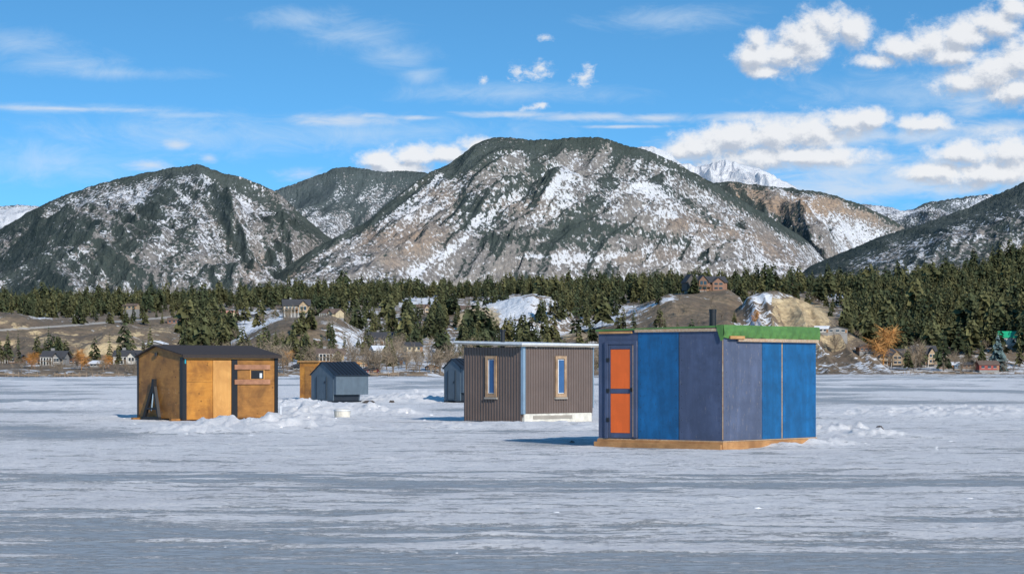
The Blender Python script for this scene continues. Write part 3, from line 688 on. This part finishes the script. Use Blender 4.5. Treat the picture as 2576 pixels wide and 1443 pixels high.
def merge(name,protos,P,H,W,idx,tint,mat):
    Vs=[];Fs=[];Cs=[];off=0
    for k,(v,f,c) in enumerate(protos):
        m=np.where(idx==k)[0]
        if len(m)==0: continue
        a=rng.uniform(0,6.28,len(m)); ca,sa=np.cos(a),np.sin(a)
        x=(v[None,:,0]*ca[:,None]-v[None,:,1]*sa[:,None])*(H[m]*W[m])[:,None]
        y=(v[None,:,0]*sa[:,None]+v[None,:,1]*ca[:,None])*(H[m]*W[m])[:,None]
        z=v[None,:,2]*H[m][:,None]
        VV=np.stack([x+P[m,0][:,None],y+P[m,1][:,None],z+P[m,2][:,None]],-1)
        FF=f[None]+(np.arange(len(m))*len(v))[:,None,None]+off
        CC=np.stack([np.broadcast_to(c,(len(m),len(c))),np.broadcast_to(tint[m][:,None],(len(m),len(c))),np.zeros((len(m),len(c)))],-1)
        off+=len(m)*len(v); Vs.append(VV.reshape(-1,3)); Fs.append(FF.reshape(-1,4)); Cs.append(CC.reshape(-1,3))
    V=np.concatenate(Vs);Fa=np.concatenate(Fs);C=np.concatenate(Cs)
    bad=Fa[:,2]==Fa[:,3]
    quads=Fa[~bad]; tris=Fa[bad][:,:3]
    if len(tris):
        mid=(V[tris[:,1]]+V[tris[:,2]])/2; base=len(V); V=np.concatenate([V,mid]); C=np.concatenate([C,C[tris[:,1]]])
        q=np.stack([tris[:,0],tris[:,1],base+np.arange(len(tris)),tris[:,2]],-1); quads=np.concatenate([quads,q])
    return np_mesh(name,V,quads,mat,{'tint':C},smooth=False)
def m_foliage(name,c0,c1,trunk=(.10,.07,.05)):
    m,g,p=newmat(name)
    at=g.new('ShaderNodeAttribute',attribute_name='tint').outputs['Color']
    sep=g.new('ShaderNodeSeparateColor'); g.l.new(at,sep.inputs[0])
    base=g.mix(sep.outputs[1],c4(c0),c4(c1))
    n=g.noise(objco(g),.9,2,.6)
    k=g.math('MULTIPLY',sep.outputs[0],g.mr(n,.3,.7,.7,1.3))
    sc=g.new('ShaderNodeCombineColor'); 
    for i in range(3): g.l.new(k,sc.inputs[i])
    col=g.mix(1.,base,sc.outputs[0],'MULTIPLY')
    col=g.mix(g.math('LESS_THAN',sep.outputs[0],-.01),col,c4(trunk))
    g.l.new(col,p.inputs['Base Color']); p.inputs['Roughness'].default_value=.8; p.inputs['Specular IOR Level'].default_value=.15
    return m
M_con=m_foliage('conifer_needles',(.042,.056,.028),(.115,.110,.046))
M_bare=m_foliage('bare_branches',(.19,.150,.11),(.31,.24,.17))
M_willow=m_foliage('willow_branches',(.50,.23,.065),(.56,.30,.11))
M_spruce=m_foliage('blue_spruce_needles',(.13,.19,.19),(.15,.21,.21))
CP=[conifer(1,.17,13,7),conifer(2,.21,12,7),conifer(3,.26,11,7,.2,.6),conifer(4,.30,11,7,.22,.5),conifer(5,.15,13,6),conifer(6,.24,12,7,.1,.75)]
def forest():
    N0=70000
    px=rng.uniform(-350,2950,N0); 
    Y=rng.uniform(560,2700,N0)
    z=terrain_z(px,Y); py=HY-(z-EYE)/Y*F; sh=shoreY(px); X=(px-CX)/F*Y
    cl=fbm(X/60,Y/90,3,200)
    d=np.zeros(N0)
    bench=(Y>1600)
    d=np.where(bench,.17+.07*(Y<2000),d)
    mid=(Y>sh+160)&(Y<=1600)
    d=np.where(mid,(.10*sstep(.54,.66,cl)+.008)*(1+sstep(1300,1600,Y)*.8),d)
    low=(Y>sh+12)&(Y<=sh+160)
    d=np.where(low,.08*sstep(.56,.68,cl)+.008,d)
    right=sstep(2060,2170,px)*(Y>sh+90)
    d=np.maximum(d,right*.32)
    def clear(cx,cy,rx,ry,k=1.): 
        nonlocal d; d=d*(1-k*np.clip(1.6*ell(px,py,cx,cy,rx,ry),0,1)*(Y<1750))
    def add(cx,cy,rx,ry,k,ya=600,yb=1600):
        nonlocal d; d=d+k*ell(px,py,cx,cy,rx,ry)*((Y>ya)&(Y<yb))
    clear(60,840,150,45,.97); clear(200,870,190,45,.93); clear(330,815,160,16,.8); clear(700,815,90,26,.95); clear(620,845,50,20,.9)
    clear(1200,800,70,34,.97); clear(1300,785,60,36,.93); clear(1730,785,120,44,.98); clear(1600,800,90,30,.85); clear(1850,770,50,30,.8)
    clear(1960,800,110,50,.98); clear(2050,830,90,40,.95); clear(2120,750,50,9,.8); clear(1060,765,60,14,.8); clear(1480,835,90,16,.9)
    clear(968,838,70,26,.95); clear(745,800,50,18,.95); clear(1770,748,60,12,1.); clear(575,775,35,10,.9); clear(440,775,35,10,.9); clear(1180,752,34,10,.9); clear(1296,748,24,8,.9); clear(838,835,30,14,.9);clear(1060,752,30,8,.9)
    add(720,890,60,22,.24); add(780,850,26,22,.18); add(500,870,34,26,.24); add(560,860,26,22,.18); add(900,850,30,20,.12); add(1000,870,50,30,.08); add(1210,865,50,20,.10); add(1400,800,30,16,.20); add(1440,805,30,20,.18); add(1640,765,14,6,.4)
    add(1510,795,30,10,.18); add(90,770,24,14,.4,1000,1900); add(150,900,40,10,.04); add(640,780,50,6,.1); add(1120,815,26,20,.18); add(1860,775,12,18,.3); add(1330,800,12,18,.25); add(480,775,12,10,.3,1000,1900); add(870,780,40,10,.12); add(1180,835,40,14,.12); add(200,815,120,10,.03); add(120,905,80,10,.03)
    d=np.where((Y<sh+60),d*.5,d)
    keep=rng.uniform(0,1,N0)<d
    px,Y,z,X,cl,sh=[q[keep] for q in (px,Y,z,X,cl,sh)]
    n=len(px); H=rng.uniform(7.,16.5,n)*(1+.40*(rng.uniform(0,1,n)>.86))
    H=np.where(Y<1000,H*.70,H); H=np.where((px>2080)&(Y>1000),H*1.15,H)
    W=rng.uniform(.8,1.3,n)
    idx=rng.integers(0,6,n)
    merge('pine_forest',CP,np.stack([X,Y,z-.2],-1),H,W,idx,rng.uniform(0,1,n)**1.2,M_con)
    BPs=[baretree(k) for k in range(4)]
    N1=9000; px=rng.uniform(-200,2800,N1); sh=shoreY(px); Y=sh+6+rng.uniform(0,1,N1)**1.8*420
    z=terrain_z(px,Y); X=(px-CX)/F*Y; cl=fbm(X/50,Y/60,3,300); py=HY-(z-EYE)/Y*F
    d=sstep(.38,.6,cl)*.32*(1-sstep(sh+120,sh+420,Y)*.85)
    d=d*(1-.95*np.clip(1.5*ell(px,py,200,860,280,45),0,1)); d=d*(1-.9*np.clip(1.5*ell(px,py,1990,820,150,50),0,1)); 
    keep=rng.uniform(0,1,N1)<d; px,Y,z,X=[q[keep] for q in (px,Y,z,X)]; n=len(px)
    hh=rng.uniform(2.,8.5,n)*np.interp(px,[0,420,620],[.5,.55,1.])
    merge('bare_trees',BPs,np.stack([X,Y,z-.1],-1),hh,rng.uniform(.8,1.4,n),rng.integers(0,4,n),rng.uniform(0,1,n),M_bare)
forest()
def single(name,proto,px,Y,H,W,mat,tint=.5):
    z=float(terrain_z(np.array([px*1.]),np.array([Y*1.]))[0]); X=(px-CX)/F*Y
    merge(name,[proto],np.array([[X,Y,z-.1]]),np.array([H*1.]),np.array([W*1.]),np.array([0]),np.array([tint]),mat)
WP=[baretree(50+k,900,.36,.0045,.5,.5) for k in range(3)]
for px,Y,H,W in ((2222,1010,20,1.3),(80,575,5.2,1.3),(205,575,6,1.1),(270,580,5,1.3),(722,600,6,1.0),(1900,1000,7,1.0)):
    single('willow_tree',WP[int(px)%3],px,Y,H,W,M_willow,random.random())
BB=baretree(90,400,.3,.004)
for px,Y,H in ((2285,1000,14),(2312,1005,17),(2100,990,12),(985,640,9)): single('bare_tree',BB,px,Y,H,1.,M_bare,.9)
SP=conifer(77,.24,20,13,.04,.75)
for px,Y,H,W,t in ((2510,1010,17,1.1,.5),(2470,1010,12,1.0,.3)): single('spruce_tree',SP,px,Y,H,W,M_spruce if px==2510 else M_con,t)
TP=conifer(78,.28,18,12,.06,.6)
single('pine_tree',TP,1747,1120,10.,1.1,M_con,.25)
single('pine_tree',TP,1715,1180,14.,1.,M_con,.3)
single('pine_tree',TP,1868,1180,15.,1.,M_con,.2)

# ---------------- HOUSES ----------------
def hm(n,c,r=.7): return m_plain(n,c,r,0,.15,.6)
W_tan=hm('tan_siding',(.36,.26,.16)); W_brn=hm('brown_siding',(.17,.09,.055)); W_red=hm('red_siding',(.30,.055,.04)); W_gry=hm('grey_siding',(.24,.23,.22)); W_yel=hm('cream_siding',(.52,.42,.27)); W_wht=hm('white_siding',(.50,.48,.44)); W_org=hm('cedar_siding',(.22,.11,.07)); W_dk=hm('dark_siding',(.07,.06,.055)); W_blu=hm('blue_siding',(.1,.16,.24))
R_dk=hm('dark_shingles',(.05,.05,.055),.9); R_br=hm('brown_shingles',(.13,.09,.07),.9); R_pk=hm('clay_roof',(.42,.2,.15),.9); R_gn=hm('green_metal_roof',(.02,.36,.17),.4); R_sn=hm('snowy_roof',(.7,.72,.76),.9)
T_wht=hm('white_trim',(.6,.58,.54)); T_wd=hm('wood_trim',(.3,.16,.08)); T_deck=hm('deck_wood',(.22,.16,.11))
def gable(par,name,x0,x1,y0,y1,z0,hw,hr,wall,roof,axis='x',ov=.6,th=.25):
    if axis=='x':
        prism(par,name+'_walls',[(y0,z0),(y1,z0),(y1,z0+hw),((y0+y1)/2,z0+hw+hr),(y0,z0+hw)],x0,x1,wall,'x')
        ym=(y0+y1)/2; s=hr/(ym-y0)
        for n,(a,b) in (('f',(y0-ov,ym)),('b',(y1+ov,ym+.001))):
            za=z0+hw-ov*s+.05; zb=z0+hw+hr+.05
            V=[(x0-ov,a,za),(x1+ov,a,za),(x1+ov,b,zb),(x0-ov,b,zb)]; mesh_obj(name+'_roof_'+n,V+[(p,q,r+th) for p,q,r in V],BOXF,roof,par)
    else:
        prism(par,name+'_walls',[(x0,z0),(x1,z0),(x1,z0+hw),((x0+x1)/2,z0+hw+hr),(x0,z0+hw)],y0,y1,wall,'y')
        xm=(x0+x1)/2; s=hr/(xm-x0)
        for n,(a,b) in (('l',(x0-ov,xm)),('r',(x1+ov,xm+.001))):
            za=z0+hw-ov*s+.05; zb=z0+hw+hr+.05
            V=[(a,y0-ov,za),(a,y1+ov,za),(b,y1+ov,zb),(b,y0-ov,zb)]; mesh_obj(name+'_roof_'+n,V+[(p,q,r+th) for p,q,r in V],BOXF,roof,par)
def house(name,px,py,wpx,hpx,Y,wall,roof,rz=0,style=0,trim=T_wht):
    X,_=XZ(px,py,Y); zg=float(terrain_z(np.array([px*1.]),np.array([Y*1.]))[0])
    zt=EYE+(HY-py)/F*Y
    z=max(zg,zt) if abs(zt-zg)<6 else zg
    w=wpx/F*Y; H=hpx/F*Y; e=empty(name,(X,Y,z),math.radians(rz)); d=max(6.,w*.55)
    hw=H*.6; hr=H*.4
    box(e,'foundation',-w/2+.1,w/2-.1,-d/2+.1,d/2-.1,-5,.1,W_gry)
    if style==0:
        gable(e,'main',-w/2,w/2,-d/2,d/2,0,hw,hr,wall,roof)
        gable(e,'wing',w*.08,w*.40,-d/2-1.6,-.0,0,hw*.95,hr*.8,wall,roof,'y')
        fy=-d/2-.03; fw=-d/2-1.63
        rows=2 if hw>4.2 else 1; wins=[];
        for r in range(rows):
            z0=hw*(r+.35)/rows; z1=hw*(r+.8)/rows
            for q in (-.42,-.28,-.14): wins.append((w*q,w*(q+.09),fy-.03,fy+.02,z0,z1))
            for q in (.13,.26): wins.append((w*q,w*(q+.09),fw-.03,fw+.02,z0,z1))
        boxes(e,'windows',wins,M_glass)
        boxes(e,'window_trim',[(a-.15,b+.15,c+.012,d2+.0,f-.15,f) for a,b,c,d2,f,g2 in wins]+[(a-.15,b+.15,c+.012,d2,g2,g2+.15) for a,b,c,d2,f,g2 in wins],trim)
        box(e,'door',-.05*w,-.05*w+1.,fy-.05,fy+.0,0,2.1,T_wd)
        box(e,'chimney',-w*.25,-w*.25+.9,.6,1.5,hw,hw+hr+1.,W_gry)
        box(e,'deck',-w*.48,w*.05,-d/2-2.2,-d/2-.04,hw*.42,hw*.42+.15,T_deck)
        boxes(e,'deck_posts_rail',[(-w*.48+i*w*.13,-w*.48+i*w*.13+.2,-d/2-2.2,-d/2-2.,-2,hw*.42+1.) for i in range(5)]+[(-w*.48,w*.05,-d/2-2.2,-d/2-2.12,hw*.42+.95,hw*.42+1.05)],trim)
    else:
        gable(e,'main',-w/2,w/2,-d/2,d/2,0,hw,hr,wall,roof,'x' if style==1 else 'y',.4)
        fy=-d/2-.03
        wins=[(w*q,w*(q+.16),fy-.03,fy+.02,hw*.35,hw*.8) for q in (-.4,-.08,.2)]
        boxes(e,'windows',wins,M_glass); boxes(e,'window_trim',[(a-.1,b+.1,c+.012,d2,f-.12,f) for a,b,c,d2,f,g2 in wins],trim)
        box(e,'door',w*.38,w*.38+.9,fy-.05,fy,0,min(2.,hw*.85),T_wd)
    return e
def lodge():
    e=house('hill_lodge',1775,738,96,36,1135,W_org,R_dk,12,0,T_wd)
    w=96/F*1135; H=36/F*1135
    gable(e,'left_tower',-w*.62,-w*.36,-7,2,0,H*.62,H*.48,W_dk,R_dk,'y'); gable(e,'dormer',-w*.28,-w*.05,-6.8,0,H*.3,H*.40,H*.34,W_brn,R_dk,'y')
    boxes(e,'dormer_windows',[(-w*.25,-w*.18,-6.9,-6.82,H*.4,H*.66),(-w*.15,-w*.08,-6.9,-6.82,H*.4,H*.66)],M_glass)
lodge()
house('hillside_house',745,787,66,33,1000,W_tan,R_dk,10)
house('hillside_house',968,828,86,36,900,W_gry,R_dk,-8,0)
house('hillside_house',575,769,44,22,1450,W_yel,R_pk,15)
house('hillside_cabin',440,769,34,15,1350,W_org,R_br,0,1)
house('hillside_house',838,824,44,22,1000,W_yel,R_br,-35)
house('hillside_house',1062,747,32,20,1500,W_tan,R_br,20)
house('hillside_house',1182,743,48,22,1500,W_tan,R_br,-8)
house('hillside_cabin',1295,741,30,14,1450,W_org,R_pk,5,1)
house('hillside_house',28,776,48,16,1200,W_brn,R_br,-15,1)
house('hillside_house',640,776,34,14,1400,W_gry,R_dk,12,1)
house('hillside_house',330,778,36,14,1400,W_tan,R_br,-12,1)
L=[(140,946,55,32,600,W_gry,R_dk),(30,930,50,20,640,W_brn,R_dk),(322,930,60,32,620,W_wht,R_dk),(250,938,30,14,590,W_gry,R_sn),(830,905,66,26,660,W_tan,R_br),(960,893,44,22,700,W_gry,R_sn),(1035,884,40,22,720,W_yel,R_dk),(1110,897,40,18,700,W_dk,R_sn),(395,905,40,16,720,W_gry,R_sn),(1000,915,40,16,640,W_blu,R_dk),(600,930,46,16,610,W_brn,R_sn),(760,935,30,12,600,W_gry,R_dk),
 (200,925,36,14,640,W_brn,R_dk),(90,940,34,14,600,W_blu,R_dk),(1150,918,36,16,640,W_tan,R_dk),(1085,928,30,12,620,W_brn,R_sn),(900,925,38,15,630,W_yel,R_br),(560,905,34,14,680,W_wht,R_br),(1250,925,34,15,640,W_gry,R_dk),(935,938,26,10,600,W_red,R_dk),(700,915,34,14,640,W_brn,R_dk)]
for k,(px,py,w,hh,Y,wa,ro) in enumerate(L): house('lakeside_house',px,py,w,hh,Y,wa,ro,random.uniform(-25,25),0 if w>42 else random.choice((1,2)))
house('lakeside_lodge',2240,918,78,40,1035,W_tan,R_dk,-12); house('lakeside_lodge',2322,916,62,46,1040,W_tan,R_dk,10)
house('green_roof_house',2545,905,66,36,1100,W_wht,R_gn,-5,1); house('red_cabin',2483,930,52,22,1000,W_red,R_br,8,1)
for px,wa,ro,w in ((2380,W_org,R_sn,34),(2430,W_brn,R_dk,34),(2105,W_gry,R_dk,50),(2068,W_wht,R_sn,34),(2175,W_brn,R_br,36),(2405,W_blu,R_sn,24)):
    house('lakeside_cabin',px,926,w,15,1015,wa,ro,random.uniform(-20,20),random.choice((1,2)))
def docks():
    Ld=[]
    for k in range(70):
        px=random.uniform(-50,2620); 
        if 1480<px<2055 : continue
        Y=float(shoreY(px))-random.uniform(2,14); X=(px-CX)/F*Y; w=random.uniform(2,7); z=random.uniform(.3,.7)
        Ld.append((X-w/2,X+w/2,Y,Y+1.6,z,z+.25))
        for q in (-.45,0,.45): Ld.append((X+q*w-.08,X+q*w+.08,Y-.06,Y+.1,-.3,z+random.uniform(.2,.9)))
    boxes(None,'dock',Ld,T_deck)
docks()

# ---------------- LIGHT + SKY ----------------
elev=math.radians(28); hx,hy=.46,-.888
from mathutils import Vector
sd=Vector((hx*math.cos(elev),hy*math.cos(elev),math.sin(elev))).normalized()
sun=bpy.data.lights.new('sun','SUN'); sun.energy=4.5; sun.angle=math.radians(.5); sun.color=(1,.93,.84)
so=bpy.data.objects.new('sun',sun); link(so); so.rotation_euler=sd.to_track_quat('Z','Y').to_euler()
w=bpy.data.worlds.new('World'); S.world=w; w.use_nodes=True; g=N(w.node_tree)
bg=g.n['Background']; bg.inputs['Strength'].default_value=.1
tc=g.new('ShaderNodeTexCoord').outputs['Generated']
sky=g.new('ShaderNodeTexSky',sky_type='NISHITA'); sky.sun_disc=False; sky.sun_elevation=elev; sky.sun_rotation=math.atan2(hx,hy); sky.air_density=1.; sky.dust_density=.3; sky.ozone_density=2.
sx=g.new('ShaderNodeSeparateXYZ'); g.l.new(tc,sx.inputs[0])
z2=g.math('ADD',g.math('MULTIPLY',sx.outputs[2],2.6),.10)
cv=g.new('ShaderNodeCombineXYZ'); g.l.new(sx.outputs[0],cv.inputs[0]); g.l.new(sx.outputs[1],cv.inputs[1]); g.l.new(z2,cv.inputs[2])
g.l.new(g.vmath('NORMALIZE',cv.outputs[0]),sky.inputs[0])
skyc=g.mix(1.,sky.outputs[0],(.86,1.72,2.02,1),'MULTIPLY')
az=g.math('ARCTAN2',sx.outputs[0],sx.outputs[1]); el=g.math('ARCSINE',sx.outputs[2])
uv=g.new('ShaderNodeCombineXYZ'); g.l.new(g.math('MULTIPLY',az,5.5),uv.inputs[0]); g.l.new(g.math('MULTIPLY',el,5.5),uv.inputs[1])
def make_group(name,blobs,nsc,nstr,amp,lo,hi,rough=.6,warp=.0,det=7):
    t=bpy.data.node_groups.new(name,'ShaderNodeTree')
    t.interface.new_socket('V',in_out='INPUT',socket_type='NodeSocketVector'); t.interface.new_socket('D',in_out='OUTPUT',socket_type='NodeSocketFloat'); t.interface.new_socket('Fd',in_out='OUTPUT',socket_type='NodeSocketFloat')
    q=N(t); gi=q.new('NodeGroupInput'); go=q.new('NodeGroupOutput'); P=gi.outputs[0]
    nv=q.vmath('MULTIPLY',P,nstr)
    fn=None
    for (cx,cy,rx,ry) in blobs:
        u=5.5*math.atan((cx-CX)/F); v=(HY-cy)/1000; rx/=1000; ry/=1000
        a=q.vmath('MULTIPLY_ADD',P,(1/rx,1/ry,0),(-u/rx,-v/ry,0)); r2=q.vmath('DOT_PRODUCT',a,a); r=q.math('SQRT',r2)
        fn=r if fn is None else q.math('SMOOTH_MIN',fn,r,.3)
    n=q.noise(nv,nsc,det,rough,warp)
    f=q.math('ADD',q.math('SUBTRACT',1.,fn),q.math('MULTIPLY',q.math('SUBTRACT',n,.5),amp))
    q.l.new(q.mr(f,lo,hi,0,1,True),go.inputs[0]); q.l.new(f,go.inputs[1]); return t
cum=[(1905,150,54,54),(1975,150,78,48),(2040,110,78,64),(2095,80,66,52),(2135,92,54,50),(1910,110,28,32),(1920,190,55,20),
 (2200,170,70,22),(2270,140,70,38),(2340,125,70,52),(2420,115,72,48),(2500,85,70,48),(2550,45,52,44),(2395,160,70,26),
 (2420,225,80,34),(2500,205,86,56),(2570,180,74,74),(2640,220,120,80),(2560,250,70,38),
 (1760,375,78,42),(1850,355,88,52),(1950,345,98,54),(2040,345,98,52),(2120,320,78,38),(2195,315,54,30),(1900,400,180,34),(2050,400,160,28),(1720,380,54,26),
 (2330,325,80,24),(2440,400,120,34),(2540,400,90,54),(2500,450,150,38),(2350,440,100,28),
 (960,405,72,25),(1040,392,72,35),(1130,390,62,29),(1200,370,52,23),(1010,425,110,22)]
small=[(1303,186,30,26),(1345,192,42,20),(1362,178,30,26),(1468,204,34,24),(1480,190,22,28),(1360,268,26,12),(1370,102,26,11),(1330,276,30,10),(1216,206,14,14)]
strat=[(1300,291,150,9),(1480,298,170,13),(1640,302,130,13),(1560,322,130,5),(860,305,150,18),(940,296,60,9),(1850,300,130,12),(2000,305,100,14),(2200,355,380,28),(2350,450,420,64),(2150,430,260,58),(2100,480,200,45),(2500,340,160,24),(1050,300,60,7),(1700,390,80,40),
 (445,373,34,15),(525,403,28,12),(2440,290,70,26),(380,425,60,16),(760,440,70,18),(150,290,200,7),(2250,480,400,34)]
cir=[(40,135,130,34),(150,180,170,34),(760,60,150,30),(900,100,150,40),(1000,150,100,40),(1060,195,60,25),(300,200,220,20),(520,350,400,60),(100,420,300,60),(1700,60,200,35),(1300,240,300,30),(900,340,500,50),(2300,250,350,60),(180,290,360,14),(480,300,180,12)]
G1=make_group('cumulus',cum,13.,(1,1.25,1),2.3,-.30,.60,.66,.1,9)
G2=make_group('stratus',strat,9.,(1,3.2,1),2.4,-.3,1.2,.64,.5)
G3=make_group('cirrus',cir,4.5,(1.2,3.,1),2.4,-.3,1.6,.70,1.)
G4=make_group('small_cloud',small,32.,(1,1.5,1),3.2,-.1,1.3,.68,.3)
def inst(gr,vec):
    n=g.new('ShaderNodeGroup'); n.node_tree=gr; g.l.new(vec,n.inputs[0]); return n.outputs
UV=uv.outputs[0]
up=g.vmath('ADD',UV,(.010,.024,0))
o1=inst(G1,UV); o1u=inst(G1,up); d1=o1[0]; d2=inst(G2,UV)[0]; d3=inst(G3,UV)[0]; d4=inst(G4,UV)[0]
lit=g.mr(g.math('SUBTRACT',o1[1],o1u[1]),-.50,.32,0,1,True)
cc=g.mix(lit,(5.0,5.5,6.4,1),(8.8,8.9,9.1,1))
col=g.mix(g.math('MULTIPLY',d3,.50),skyc,(6.6,7.8,9.0,1))
col=g.mix(g.math('MULTIPLY',d2,.75),col,(7.0,7.7,8.6,1))
col=g.mix(g.math('MULTIPLY',d4,.9),col,(8.3,8.6,9.0,1))
col=g.mix(g.math('MULTIPLY',d1,.95),col,cc)
g.l.new(col,bg.inputs['Color'])

# ---------------- CAMERA ----------------
cam=bpy.data.cameras.new('camera'); co_=bpy.data.objects.new('camera',cam); link(co_)
cam.lens=36*F/2576; cam.sensor_width=36; cam.clip_start=.5; cam.clip_end=60000
cam.shift_y=(HY-1443/2)/2576
co_.location=(0,0,EYE); co_.rotation_euler=(math.radians(90),0,0)
S.camera=co_
